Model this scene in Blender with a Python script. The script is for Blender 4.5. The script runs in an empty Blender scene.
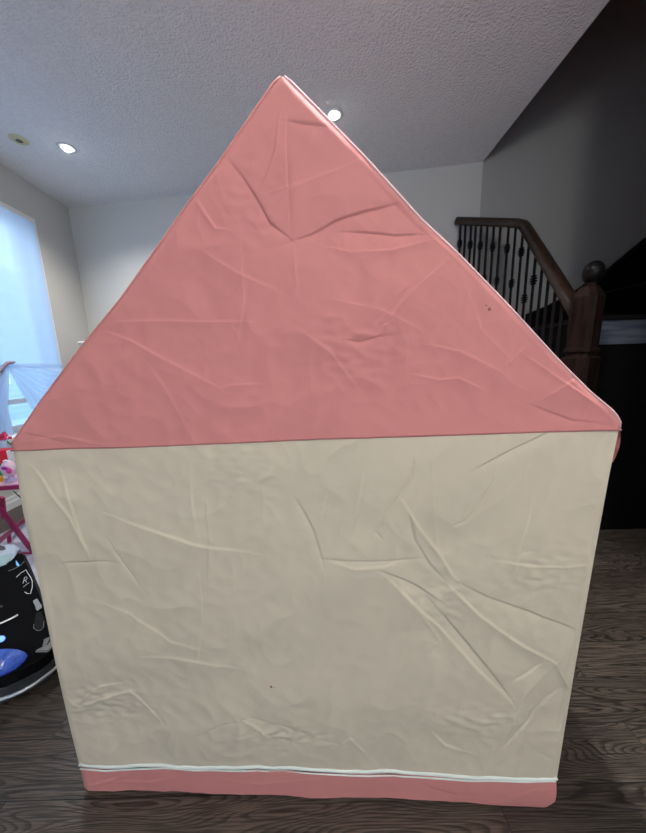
import bpy, bmesh, math, random
import numpy as np
from mathutils import Vector, Matrix
random.seed(4); rng = np.random.RandomState(7)
S = bpy.context.scene; C = S.collection
# ------------------------------------------------------------------ camera
F, PIT, ROL, HC, HCEIL = 300.0, math.radians(10.5), math.radians(1.75), 1.0, 2.52
R0 = Vector((1, 0, 0)); U0 = Vector((0, math.sin(PIT), math.cos(PIT))); F0 = Vector((0, math.cos(PIT), -math.sin(PIT)))
cr = R0*math.cos(ROL) - U0*math.sin(ROL); cu = R0*math.sin(ROL) + U0*math.cos(ROL)
EYE = Vector((0, 0, HC))
cd = bpy.data.cameras.new('camera'); cam = bpy.data.objects.new('camera', cd); C.objects.link(cam)
cd.sensor_fit = 'HORIZONTAL'; cd.sensor_width = 36; cd.lens = F/646*36; cd.clip_start = .02
M = Matrix((( cr.x, cu.x, -F0.x, 0), (cr.y, cu.y, -F0.y, 0), (cr.z, cu.z, -F0.z, HC), (0, 0, 0, 1)))
cam.matrix_world = M; S.camera = cam

def ray(px, py): return (cr*((px-323)/F) + cu*((416.5-py)/F) + F0)
def at_z(px, py, z=0.0):
    d = ray(px, py); return EYE + d*((z-HC)/d.z)
def at_y(px, py, y):
    d = ray(px, py); return EYE + d*(y/d.y)
def at_plane(px, py, P, n):
    d = ray(px, py); return EYE + d*((P-EYE).dot(n)/d.dot(n))

# ------------------------------------------------------------------ materials
def mat(name, col, rough=.6, metal=0, spec=.4, emit=None, estr=0, trans=0, bump=None, var=None, coat=0):
    m = bpy.data.materials.new(name); m.use_nodes = True; nt = m.node_tree; b = nt.nodes['Principled BSDF']
    b.inputs['Base Color'].default_value = (*col, 1); b.inputs['Roughness'].default_value = rough
    b.inputs['Metallic'].default_value = metal; b.inputs['Specular IOR Level'].default_value = spec
    b.inputs['Transmission Weight'].default_value = trans; b.inputs['Coat Weight'].default_value = coat
    if emit: b.inputs['Emission Color'].default_value = (*emit, 1); b.inputs['Emission Strength'].default_value = estr
    tc = nt.nodes.new('ShaderNodeTexCoord')
    if var is None: var = (9, .06)
    n = nt.nodes.new('ShaderNodeTexNoise'); n.inputs['Scale'].default_value = var[0]; n.inputs['Detail'].default_value = 4
    nt.links.new(tc.outputs['Object'], n.inputs['Vector'])
    mx = nt.nodes.new('ShaderNodeMix'); mx.data_type = 'RGBA'
    mx.inputs[6].default_value = (*[c*(1-var[1]) for c in col], 1); mx.inputs[7].default_value = (*[min(1, c*(1+var[1])) for c in col], 1)
    nt.links.new(n.outputs['Fac'], mx.inputs[0]); nt.links.new(mx.outputs[2], b.inputs['Base Color'])
    if bump:
        n2 = nt.nodes.new('ShaderNodeTexNoise'); n2.inputs['Scale'].default_value = bump[0]; n2.inputs['Detail'].default_value = 3
        nt.links.new(tc.outputs['Object'], n2.inputs['Vector'])
        bp = nt.nodes.new('ShaderNodeBump'); bp.inputs['Strength'].default_value = bump[1]; bp.inputs['Distance'].default_value = bump[2]
        nt.links.new(n2.outputs['Fac'], bp.inputs['Height']); nt.links.new(bp.outputs[0], b.inputs['Normal'])
    return m

def fabric(name, col, tr=.05):
    m = mat(name, col, .72, spec=.25, bump=(420, .25, .0008), var=(3, .035)); nt = m.node_tree
    b = nt.nodes['Principled BSDF']; out = nt.nodes['Material Output']
    t = nt.nodes.new('ShaderNodeBsdfTranslucent'); t.inputs[0].default_value = (*col, 1)
    mx = nt.nodes.new('ShaderNodeMixShader'); mx.inputs[0].default_value = tr
    nt.links.new(b.outputs[0], mx.inputs[1]); nt.links.new(t.outputs[0], mx.inputs[2]); nt.links.new(mx.outputs[0], out.inputs[0])
    return m

def wood_floor():
    m = bpy.data.materials.new('dark_oak_planks'); m.use_nodes = True; nt = m.node_tree; L = nt.links.new; N = nt.nodes.new
    b = nt.nodes['Principled BSDF']; tc = N('ShaderNodeTexCoord')
    br = N('ShaderNodeTexBrick'); br.inputs['Scale'].default_value = 1; br.inputs['Brick Width'].default_value = 1.15
    br.inputs['Row Height'].default_value = .118; br.inputs['Mortar Size'].default_value = .0012; br.inputs['Mortar Smooth'].default_value = .2
    br.inputs['Color1'].default_value = (0, 0, 0, 1); br.inputs['Color2'].default_value = (1, 1, 1, 1); br.offset = .37
    mo = N('ShaderNodeMapping'); mo.inputs['Location'].default_value = (.35, .055, 0)
    L(tc.outputs['Object'], mo.inputs[0]); L(mo.outputs[0], br.inputs['Vector'])
    sp = N('ShaderNodeSeparateXYZ'); L(tc.outputs['Object'], sp.inputs[0])
    def mth(op, a, bb=None):
        q = N('ShaderNodeMath'); q.operation = op
        for i, v in enumerate((a, bb)):
            if v is None: continue
            if isinstance(v, (int, float)): q.inputs[i].default_value = v
            else: L(v, q.inputs[i])
        return q.outputs[0]
    off = mth('MULTIPLY', br.outputs['Color'], 23.0)
    row = mth('FLOOR', mth('DIVIDE', mth('ADD', sp.outputs[1], .055), .118))
    off2 = mth('ADD', off, mth('MULTIPLY', row, 3.7))
    cx = N('ShaderNodeCombineXYZ'); L(mth('MULTIPLY', sp.outputs[0], 1.15), cx.inputs[0]); L(mth('MULTIPLY', sp.outputs[1], 9.0), cx.inputs[1]); L(off2, cx.inputs[2])
    n1 = N('ShaderNodeTexNoise'); n1.inputs['Scale'].default_value = 1.0; n1.inputs['Detail'].default_value = 1.6; n1.inputs['Distortion'].default_value = .12; L(cx.outputs[0], n1.inputs['Vector'])
    rings = mth('FRACT', mth('MULTIPLY', n1.outputs['Fac'], 52.0))
    ra = N('ShaderNodeValToRGB'); e = ra.color_ramp.elements; e[0].position = 0; e[0].color = (0, 0, 0, 1); e[1].position = .4; e[1].color = (.85, .85, .85, 1)
    x = ra.color_ramp.elements.new(.85); x.color = (1, 1, 1, 1); x = ra.color_ramp.elements.new(1.0); x.color = (0, 0, 0, 1); L(rings, ra.inputs[0])
    cy = N('ShaderNodeCombineXYZ'); L(mth('MULTIPLY', sp.outputs[0], 12.), cy.inputs[0]); L(mth('MULTIPLY', sp.outputs[1], 330.), cy.inputs[1]); L(off2, cy.inputs[2])
    n2 = N('ShaderNodeTexNoise'); n2.inputs['Scale'].default_value = 1; n2.inputs['Detail'].default_value = 3; L(cy.outputs[0], n2.inputs['Vector'])
    st = N('ShaderNodeMapRange'); st.inputs[1].default_value = .3; st.inputs[2].default_value = .7; L(n2.outputs['Fac'], st.inputs[0])
    g = mth('ADD', mth('MULTIPLY', ra.outputs[0], .45), mth('MULTIPLY', st.outputs[0], .55))
    cr_ = N('ShaderNodeValToRGB'); e = cr_.color_ramp.elements
    e[0].position = .05; e[0].color = (.011, .008, .006, 1); e[1].position = .95; e[1].color = (.112, .088, .068, 1)
    x = cr_.color_ramp.elements.new(.5); x.color = (.034, .026, .020, 1); L(g, cr_.inputs[0])
    hs = N('ShaderNodeHueSaturation'); L(cr_.outputs[0], hs.inputs['Color']); L(mth('ADD', mth('MULTIPLY', br.outputs['Color'], .55), .75), hs.inputs['Value'])
    mm = N('ShaderNodeMix'); mm.data_type = 'RGBA'; L(br.outputs['Fac'], mm.inputs[0]); L(hs.outputs[0], mm.inputs[6]); mm.inputs[7].default_value = (.006, .005, .004, 1)
    L(mm.outputs[2], b.inputs['Base Color'])
    L(mth('ADD', mth('MULTIPLY', g, -.10), .36), b.inputs['Roughness']); b.inputs['Specular IOR Level'].default_value = .45
    bp = N('ShaderNodeBump'); bp.inputs['Strength'].default_value = .35; bp.inputs['Distance'].default_value = .0012
    L(mth('SUBTRACT', g, mth('MULTIPLY', br.outputs['Fac'], 2.0)), bp.inputs['Height']); L(bp.outputs[0], b.inputs['Normal'])
    return m

def dark_wood(name, c0, c1, rough=.3, along=2, spec=.35):
    m = bpy.data.materials.new(name); m.use_nodes = True; nt = m.node_tree; L = nt.links.new; N = nt.nodes.new
    b = nt.nodes['Principled BSDF']; tc = N('ShaderNodeTexCoord'); mp = N('ShaderNodeMapping')
    sc = [60, 60, 60]; sc[along] = 5; mp.inputs['Scale'].default_value = sc; L(tc.outputs['Object'], mp.inputs[0])
    n = N('ShaderNodeTexNoise'); n.inputs['Scale'].default_value = 1; n.inputs['Detail'].default_value = 4; L(mp.outputs[0], n.inputs[0])
    r = N('ShaderNodeValToRGB'); r.color_ramp.elements[0].position = .35; r.color_ramp.elements[0].color = (*c0, 1)
    r.color_ramp.elements[1].position = .65; r.color_ramp.elements[1].color = (*c1, 1); L(n.outputs['Fac'], r.inputs[0]); L(r.outputs[0], b.inputs['Base Color'])
    b.inputs['Roughness'].default_value = rough; b.inputs['Specular IOR Level'].default_value = spec; return m

def sheer():
    m = bpy.data.materials.new('sheer_white_voile'); m.use_nodes = True; nt = m.node_tree; L = nt.links.new; N = nt.nodes.new
    nt.nodes.remove(nt.nodes['Principled BSDF']); out = nt.nodes['Material Output']
    tc = N('ShaderNodeTexCoord'); n = N('ShaderNodeTexNoise'); n.inputs['Scale'].default_value = 5; L(tc.outputs['Object'], n.inputs[0])
    d = N('ShaderNodeBsdfDiffuse'); d.inputs[0].default_value = (.6, .64, .7, 1)
    t = N('ShaderNodeBsdfTranslucent'); t.inputs[0].default_value = (.64, .72, .84, 1)
    p = N('ShaderNodeBsdfTransparent')
    a = N('ShaderNodeMixShader'); a.inputs[0].default_value = .72; L(d.outputs[0], a.inputs[1]); L(t.outputs[0], a.inputs[2])
    c = N('ShaderNodeMixShader'); mr = N('ShaderNodeMapRange'); mr.inputs[3].default_value = .10; mr.inputs[4].default_value = .16; L(n.outputs['Fac'], mr.inputs[0]); L(mr.outputs[0], c.inputs[0])
    L(a.outputs[0], c.inputs[1]); L(p.outputs[0], c.inputs[2]); L(c.outputs[0], out.inputs[0]); return m

def glass(name, tint=(.95, .98, 1)):
    m = bpy.data.materials.new(name); m.use_nodes = True; nt = m.node_tree; L = nt.links.new; N = nt.nodes.new
    nt.nodes.remove(nt.nodes['Principled BSDF']); out = nt.nodes['Material Output']
    g = N('ShaderNodeBsdfGlossy'); g.inputs['Roughness'].default_value = .03; p = N('ShaderNodeBsdfTransparent'); p.inputs[0].default_value = (*tint, 1)
    a = N('ShaderNodeMixShader'); a.inputs[0].default_value = .07; L(p.outputs[0], a.inputs[1]); L(g.outputs[0], a.inputs[2]); L(a.outputs[0], out.inputs[0]); return m

PINK = (.58, .222, .205); CREAM = (.575, .495, .375)
m_pink = fabric('pink_polyester', PINK); m_cream = fabric('cream_polyester', CREAM)
m_pipe = mat('pale_piping', (.66, .70, .64), .5); m_seam = mat('pink_seam_binding', (.34, .12, .115), .7)
m_stain = mat('faint_brown_mark', (.25, .12, .07), .8)
m_pole = mat('white_plastic_tube', (.75, .75, .73), .4)
m_floor = wood_floor()
m_wall = mat('matte_grey_wall_paint', (.56, .56, .545), .85, bump=(90, .08, .002), var=(2, .02))
m_ceil = mat('stippled_ceiling', (.84, .84, .85), .95, bump=(75, .9, .012), var=(45, .10))
m_stairwall = mat('stairwell_bounce_dark', (.20, .195, .185), .9, bump=(120, .1, .002), var=(3, .04))  # dark colour set to cut bounced light in the stairwell
m_trim = mat('white_gloss_trim', (.8, .8, .8), .35)
m_rail = dark_wood('brown_stained_rail', (.016, .009, .006), (.045, .025, .016), .3, 1)
m_newel = dark_wood('dark_stained_newel', (.006, .003, .002), (.021, .011, .008), .55, 2, .08)
m_stair = dark_wood('near_black_stair_wood', (.0022, .002, .0018), (.005, .0042, .004), .7, 0, .08)
m_riser = dark_wood('blue_grey_riser', (.045, .05, .07), (.10, .105, .135), .5, 0, .2)  # blue-grey colour used on the front riser alone
m_iron = mat('black_wrought_iron', (.004, .004, .0045), .5, spec=.15)
m_sheer = sheer(); m_glass = glass('window_glass')
m_black = mat('black_plastic', (.004, .004, .0045), .6, spec=.04, bump=(300, .1, .001))
m_black2 = mat('charcoal_plastic', (.030, .031, .035), .5, spec=.25)
m_silver = mat('silver_trim', (.55, .56, .58), .3, metal=.6)
m_grey = mat('grey_plastic', (.25, .25, .25), .45)
m_tank = mat('pale_clear_tank', (.27, .33, .43), .3, spec=.3)
m_blue = mat('blue_lit_clear_hood', (.035, .08, .28), .12, spec=.8, emit=(.05, .09, .9), estr=.06, var=(45, .95), bump=(50, .5, .01))
m_print = mat('white_print', (.75, .77, .8), .5); m_drop = mat('blue_print', (.15, .5, .9), .5)
m_mag = mat('magenta_painted_wood', (.27, .008, .075), .35)
m_top = mat('pale_pink_patterned_top', (.75, .45, .58), .4, var=(60, .35))

# ------------------------------------------------------------------ object helpers
def link(name, me, m, parent=None, smooth=False):
    o = bpy.data.objects.new(name, me); C.objects.link(o)
    if m: me.materials.append(m)
    if parent: o.parent = parent
    if smooth:
        for p in me.polygons: p.use_smooth = True
    return o
def obj(name, bm, m, parent=None, smooth=False):
    bmesh.ops.recalc_face_normals(bm, faces=bm.faces)
    me = bpy.data.meshes.new(name); bm.to_mesh(me); bm.free(); return link(name, me, m, parent, smooth)
def thing(name, label, cat, group=None, loc=(0, 0, 0)):
    o = bpy.data.objects.new(name, None); C.objects.link(o); o.location = loc; o.empty_display_size = .1
    return tag(o, label, cat, group)
def tag(o, label, cat, group=None):
    o['label'] = label; o['category'] = cat
    if group: o['group'] = group
    return o
def struct(o): o['kind'] = 'structure'; return o
def base(o, loc):
    # move origin of an empty to loc while children keep world coordinates
    o.location = loc; mw = Matrix.Translation(Vector(loc)).inverted()
    for c in o.children: c.matrix_parent_inverse = mw
    return o
def add_prism(bm, pts, off):
    off = Vector(off); a = [bm.verts.new(Vector(p)) for p in pts]; b = [bm.verts.new(Vector(p)+off) for p in pts]
    bm.faces.new(a); bm.faces.new(b[::-1]); n = len(pts)
    for i in range(n): bm.faces.new((a[i], b[i], b[(i+1) % n], a[(i+1) % n]))
def prism(pts, off, bev=0, seg=2):
    bm = bmesh.new(); add_prism(bm, pts, off)
    if bev: bmesh.ops.bevel(bm, geom=bm.edges[:], offset=bev, segments=seg, affect='EDGES', clamp_overlap=True)
    return bm
def add_box(bm, x0, x1, y0, y1, z0, z1):
    add_prism(bm, [(x0, y0, z0), (x1, y0, z0), (x1, y1, z0), (x0, y1, z0)], (0, 0, z1-z0))
def box(x0, x1, y0, y1, z0, z1, bev=0):
    bm = bmesh.new(); add_box(bm, x0, x1, y0, y1, z0, z1)
    if bev: bmesh.ops.bevel(bm, geom=bm.edges[:], offset=bev, segments=2, affect='EDGES', clamp_overlap=True)
    return bm
def add_tube(bm, pts, r, n=10, caps=True, sx=1.0):
    pts = [Vector(p) for p in pts]; rs = r if isinstance(r, (list, tuple)) else [r]*len(pts); rings = []
    for i, p in enumerate(pts):
        t = (pts[min(i+1, len(pts)-1)] - pts[max(i-1, 0)]).normalized()
        ref = Vector((0, 0, 1)) if abs(t.z) < .95 else Vector((1, 0, 0))
        a = t.cross(ref).normalized(); b = a.cross(t).normalized()
        rings.append([bm.verts.new(p + (a*math.cos(k*2*math.pi/n)*sx + b*math.sin(k*2*math.pi/n))*rs[i]) for k in range(n)])
    for i in range(len(rings)-1):
        for k in range(n): bm.faces.new((rings[i][k], rings[i][(k+1) % n], rings[i+1][(k+1) % n], rings[i+1][k]))
    if caps: bm.faces.new(rings[0][::-1]); bm.faces.new(rings[-1])
def tube(pts, r, n=10, sx=1.0):
    bm = bmesh.new(); add_tube(bm, pts, r, n, sx=sx); return bm
def lathe(c, prof, n=24):
    bm = bmesh.new(); add_lathe(bm, c, prof, n); return bm
def add_lathe(bm, c, prof, n=24):
    c = Vector(c); rings = [[bm.verts.new(c+Vector((r*math.cos(k*2*math.pi/n), r*math.sin(k*2*math.pi/n), z))) for k in range(n)] for r, z in prof]
    for i in range(len(rings)-1):
        for k in range(n): bm.faces.new((rings[i][k], rings[i][(k+1) % n], rings[i+1][(k+1) % n], rings[i+1][k]))
    if prof[0][0] > 1e-4: bm.faces.new(rings[0][::-1])
    if prof[-1][0] > 1e-4: bm.faces.new(rings[-1])
    bmesh.ops.remove_doubles(bm, verts=bm.verts, dist=1e-5)
def ellipsoid(c, rx, ry, rz, u=16, v=10):
    bm = bmesh.new(); bmesh.ops.create_uvsphere(bm, u_segments=u, v_segments=v, radius=1)
    for q in bm.verts: q.co = Vector((q.co.x*rx, q.co.y*ry, q.co.z*rz)) + Vector(c)
    return bm
def grid(P, name, m, parent=None, smooth=True, thick=0):
    # P: (rows, cols, 3) array
    r, c = P.shape[:2]; idx = np.arange(r*c).reshape(r, c)
    f = np.stack([idx[:-1, :-1], idx[:-1, 1:], idx[1:, 1:], idx[1:, :-1]], -1).reshape(-1, 4)
    me = bpy.data.meshes.new(name); me.from_pydata(P.reshape(-1, 3).tolist(), [], f.tolist()); me.update()
    o = link(name, me, m, parent, smooth)
    if thick:
        md = o.modifiers.new('s', 'SOLIDIFY'); md.thickness = thick; md.offset = -1
    return o

# ------------------------------------------------------------------ room shell
Ca = at_z(68, 208, HCEIL); Cl = at_z(0, 163.5, HCEIL); Cr = at_z(483, 162, HCEIL); Co = at_z(610, 0, HCEIL)
ld = (Cl-Ca).normalized(); bd = (Cr-Ca).normalized(); od = (Co-Cr).normalized()     # left wall, back wall, opening edge directions
ln = Vector((-ld.y, ld.x, 0)); ln = ln if ln.x > 0 else -ln                          # inward normals
bn = Vector((-bd.y, bd.x, 0)); bn = bn if bn.y < 0 else -bn
NEAR = -2.6
def on_left(s, z, o=0): p = Ca + ld*s + ln*o; return Vector((p.x, p.y, z))
def on_back(s, z, o=0): p = Ca + bd*s + bn*o; return Vector((p.x, p.y, z))
RX = 3.25
sb = (RX-Ca.x)/bd.x; Bc = on_back(sb, 0); sl = (NEAR-Ca.y)/ld.y; Lc = on_left(sl, 0)
struct(obj('floor', prism([(Lc.x-.1, NEAR-.1, 0), (RX+.1, NEAR-.1, 0), (RX+.1, Bc.y+.1, 0), (Ca.x-.1, Ca.y+.12, 0)], (0, 0, -.12)), m_floor))
op0 = Cr; s_end = (.15-Cr.y)/od.y; op1 = Cr + od*s_end
cb = bmesh.new()
add_prism(cb, [(Lc.x-.1, NEAR-.1, HCEIL), (op1.x, NEAR-.1, HCEIL), (op1.x, op1.y, HCEIL), (op0.x, op0.y+.1, HCEIL), (Ca.x-.1, Ca.y+.1, HCEIL)], (0, 0, .28))
add_prism(cb, [(op1.x, NEAR-.1, HCEIL), (RX+.1, NEAR-.1, HCEIL), (RX+.1, .15, HCEIL), (op1.x, .15, HCEIL)], (0, 0, .28))
struct(obj('ceiling', cb, m_ceil))
ZT = 5.0
s_op = (Cr-Ca).dot(bd)
struct(obj('wall_back', prism([on_back(-.1, 0), on_back(s_op, 0), on_back(s_op, ZT), on_back(-.1, ZT)], -bn*.12), m_wall))
struct(obj('wall_stairwell', prism([on_back(s_op, 0), on_back(sb+.1, 0), on_back(sb+.1, ZT), on_back(s_op, ZT)], -bn*.12), mat('stairwell_shade_grey', (.385, .38, .365), .85, bump=(90, .08, .002), var=(2, .02))))  # continues the back wall; stairwell dimness is put into its darker colour
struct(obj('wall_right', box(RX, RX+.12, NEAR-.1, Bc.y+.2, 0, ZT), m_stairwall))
W2 = (-1.7, .7, .35, 2.15); nb = bmesh.new()
for x0, x1, z0, z1 in ((Lc.x-.1, W2[0], 0, HCEIL), (W2[1], RX+.1, 0, HCEIL), (W2[0], W2[1], 0, W2[2]), (W2[0], W2[1], W2[3], HCEIL)): add_box(nb, x0, x1, NEAR-.12, NEAR, z0, z1)
struct(obj('wall_near', nb, m_wall))
w2 = bmesh.new()
for x0, x1 in ((W2[0], W2[0]+.05), (W2[1]-.05, W2[1]), (-.53, -.47)): add_box(w2, x0, x1, NEAR-.1, NEAR-.04, W2[2], W2[3])
add_box(w2, W2[0], W2[1], NEAR-.1, NEAR-.04, W2[2], W2[2]+.05); add_box(w2, W2[0], W2[1], NEAR-.1, NEAR-.04, W2[3]-.05, W2[3])
w2 = struct(obj('window_fill', w2, m_trim)); obj('window_pane', box(W2[0]+.04, W2[1]-.04, NEAR-.075, NEAR-.07, W2[2]+.04, W2[3]-.04), m_glass, w2)  # unseen window added behind the camera to brighten the room
struct(obj('wall_light_block', box(1.32, 1.42, NEAR, .84, 0, HCEIL), m_wall))  # unseen wall added to hold light off the stairwell
ub = bmesh.new()
add_prism(ub, [(op0.x-.1, op0.y+.1, HCEIL+.28), (op1.x-.1, op1.y, HCEIL+.28), (op1.x, op1.y, HCEIL+.28), (op0.x, op0.y+.1, HCEIL+.28)], (0, 0, ZT-HCEIL-.28))
add_box(ub, op1.x-.1, RX+.1, .05, .15, HCEIL+.28, ZT)
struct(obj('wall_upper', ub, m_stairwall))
struct(obj('ceiling_upper', box(op1.x-.3, RX+.1, 0, Bc.y+.5, ZT, ZT+.1), m_stairwall))

# left wall with its window opening
lp0 = on_left(0, 0)
def left_sz(px, py):
    p = at_plane(px, py, lp0, ln); return (p-lp0).dot(ld), p.z
s_far = left_sz(30.5, 222)[0]; z_top = left_sz(30.5, 222)[1]; s_near = s_far + 1.45; z_bot = .52
lw = bmesh.new()
for s0, s1, z0, z1 in ((-.1, s_far, 0, HCEIL), (s_near, sl+.1, 0, HCEIL), (s_far, s_near, 0, z_bot), (s_far, s_near, z_top, HCEIL)):
    add_prism(lw, [on_left(s0, z0), on_left(s1, z0), on_left(s1, z1), on_left(s0, z1)], -ln*.16)
struct(obj('wall_left', lw, m_wall))
win = struct(obj('window_1', prism([on_left(s_far, z_bot, -.155), on_left(s_near, z_bot, -.155), on_left(s_near, z_bot+.05, -.155), on_left(s_far, z_bot+.05, -.155)], ln*.07), m_trim))
fr = bmesh.new()
def lbox(bm, s0, s1, z0, z1, o0, o1): add_prism(bm, [on_left(s0, z0, o0), on_left(s1, z0, o0), on_left(s1, z1, o0), on_left(s0, z1, o0)], ln*(o1-o0))
lbox(fr, s_far, s_far+.05, z_bot+.05, z_top, -.15, -.09); lbox(fr, s_near-.05, s_near, z_bot+.05, z_top, -.15, -.09)
lbox(fr, s_far, s_near, z_top-.05, z_top, -.15, -.09); zr_ = left_sz(15, 403)[1]; lbox(fr, s_far+.05, s_near-.05, zr_-.02, zr_+.02, -.145, -.095)
sm = (s_far+s_near)/2; lbox(fr, sm-.03, sm+.03, z_bot+.05, z_top-.05, -.145, -.095)
f_ = obj('window_frame', fr, m_trim, win)
pb = bmesh.new(); lbox(pb, s_far+.04, s_near-.04, z_bot+.04, z_top-.04, -.125, -.121); obj('window_pane', pb, m_glass, win)
cs = bmesh.new()
for s0, s1, z0, z1 in ((s_far-.035, s_far, z_bot, z_top+.035), (s_near, s_near+.035, z_bot, z_top+.035), (s_far, s_near, z_top, z_top+.035)): lbox(cs, s0, s1, z0, z1, 0.001, .012)
obj('window_casing', cs, m_trim, win)
sb_ = bmesh.new(); lbox(sb_, s_far-.06, s_near+.06, z_bot-.03, z_bot, .001, .06); obj('window_sill', sb_, m_trim, win)
for nm, a, b, ff, mx_ in (('baseboard_left', 0.02, sl-.02, on_left, 1), ('baseboard_back', 0.02, 3.2, on_back, 1)):
    n_ = ln if ff is on_left else bn; bb = bmesh.new()
    add_prism(bb, [ff(a, 0, .001), ff(b, 0, .001), ff(b, .085, .001), ff(a, .085, .001)], n_*.014)
    add_prism(bb, [ff(a, 0, .015), ff(b, 0, .015), ff(b, .05, .015), ff(a, .05, .015)], n_*.006)
    struct(obj(nm, bb, m_trim))

# ------------------------------------------------------------------ outside
m_grass = mat('pale_bounce_paving', (.68, .69, .68), .9, var=(3, .1)); m_side = mat('pale_siding', (.50, .58, .60), .8)  # ground outside made pale to bounce daylight into the lower curtain
og = bmesh.new(); add_box(og, -16, Ca.x-.35, -6, 12, -.6, -.5); o = obj('bounce_paving', og, m_grass); struct(o)
hs = thing('house', 'pale neighbouring house seen through the gap in the curtain', 'house')
hb = bmesh.new(); hx = -9.5
add_box(hb, hx-5, hx, 2, 11, -.5, 3.2); add_prism(hb, [(hx+.3, 1.8, 3.2), (hx+.3, 11.2, 3.2), (hx+.3, 6.5, 5.4)], (-5.6, 0, 0))
for k in range(20): add_box(hb, hx, hx+.02, 2, 11, -.5+k*.18, -.5+k*.18+.03)
obj('wall', hb, m_side, hs)
for k, yy in enumerate((2.8, 4.6, 6.4, 8.2)):
    w = obj('window', box(hx+.01, hx+.06, yy, yy+1.0, .6, 1.9), m_trim, hs); obj('pane', box(hx+.055, hx+.07, yy+.08, yy+.92, .68, 1.82), mat('dark_pane', (.10, .3, .36), .2), w)
base(hs, (hx, 6, -.5))
sh = thing('shrub', 'leafy green shrub outside the window in front of the house', 'shrub')
bm = bmesh.new(); sx_, sy_ = -6.2, 4.6
for k in range(900):
    a, b_ = random.random()*6.28, math.acos(random.uniform(-1, 1)); r = .75*random.random()**.33
    c = Vector((sx_+r*math.sin(b_)*math.cos(a), sy_+r*math.sin(b_)*math.sin(a)*1.3, .15+r*math.cos(b_)*.8)); u = Vector((random.gauss(0, 1), random.gauss(0, 1), random.gauss(0, 1))).normalized()*.06; v = u.orthogonal().normalized()*.035
    bm.faces.new([bm.verts.new(c+q) for q in (u, v, -u, -v)])
obj('foliage', bm, mat('leaf_green', (.06, .2, .05), .6, var=(8, .5)), sh)
obj('stem', tube([(sx_, sy_, -.5), (sx_, sy_, .2)], .05, 8), mat('bark', (.08, .05, .03), .9), sh); base(sh, (sx_, sy_, -.5))

# ------------------------------------------------------------------ curtain
cur = thing('sheer_curtain', 'sheer white curtain gathered into a tie over the bright left window', 'curtain')
OFF = .035
def cur_pt(s, z, o): return on_left(s, z, OFF+o)
def cur_sz(px, py):
    p = at_plane(px, py, lp0+ln*.055, ln); return (p-lp0).dot(ld), p.z
ts, tz = cur_sz(6.5, 364); ge = cur_sz(35, 412); GA = -math.degrees(math.atan2(tz-ge[1], ts-ge[0])); tz_ = tz
s0c, s1c = s_far+.004, s_near-.004
rows, cols = 60, 160
P = np.zeros((rows, cols, 3)); zb = tz-.03
for i in range(rows):
    for j in range(cols):
        s = s0c+(s1c-s0c)*j/(cols-1); z = z_top-.005-(z_top-.005-zb)*i/(rows-1)
        q = (1-i/(rows-1)); pull = math.exp(-((s-ts)/.16)**2)*math.exp(-((z-tz)/.12)**2)
        o_ = .003*math.sin(s*34+1.2*math.sin(z*3)) + .002*math.sin(s*11) + .03*pull*0 + .002*math.sin(z*60+s*5)*(1-q)
        P[i, j] = cur_pt(s, z, o_)
grid(P, 'upper_drape', m_sheer, cur)
for sgn, nm, a1 in ((-1, 'swept_drape', GA), (1, 'swept_drape', -80)):
    rr, aa = 40, 150; P = np.zeros((rr, aa, 3)); rmax = (ts-s0c) if sgn < 0 else (s1c-ts)
    for i in range(rr):
        for j in range(aa):
            ang = math.radians(0 + a1*j/(aa-1)); f = i/(rr-1)
            re = min(rmax/max(math.cos(ang), .02), (tz-z_bot-.02)/max(-math.sin(ang), .02), 1.6)
            r = .012 + (re-.012)*f; pl = math.sin(j/aa*math.pi*2*10 + .6*math.sin(j*.21)); 
            s = ts+sgn*r*math.cos(ang); z = tz + r*math.sin(ang)
            P[i, j] = cur_pt(s, z, .012 + pl*min(.012, .05*r)*(1-.3*f))
    grid(P, nm, m_sheer, cur)
P = np.zeros((40, 60, 3)); w0 = cur_sz(9, 420)[0]; w1 = ts+.42
for i in range(40):
    for j in range(60):
        f = i/39; g = j/59; e = min(1, f*2.2)
        a = ts-.008 + (w0-ts+.008)*min(1, f*1.6); b_ = ts+.01 + (w1-ts)*e**.8
        s = a+(b_-a)*g; z = tz-.005-(tz-z_bot-.03)*f
        P[i, j] = cur_pt(s, z, .03 + .014*math.sin(g*math.pi*11)*(.3+.7*e))
grid(P, 'hanging_tail', m_sheer, cur)
tb = bmesh.new(); add_tube(tb, [cur_pt(cur_sz(x, y)[0], cur_sz(x, y)[1], o_) for x, y, o_ in ((14.5, 362.2, .022), (10, 362.6, .034), (5, 363, .036), (2, 366, .034), (-1, 375, .028))], [.006, .011, .012, .010, .006], 8)
obj('curtain_tie', tb, mat('mauve_ribbon', (.35, .22, .27), .6), cur, True)
rod = tube([cur_pt(s_far+.005, z_top-.01, 0), cur_pt(s_near-.005, z_top-.01, 0)], .006, 8); obj('curtain_rod', rod, m_trim, cur)
base(cur, on_left(s_far+.7, z_bot, 0))

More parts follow.
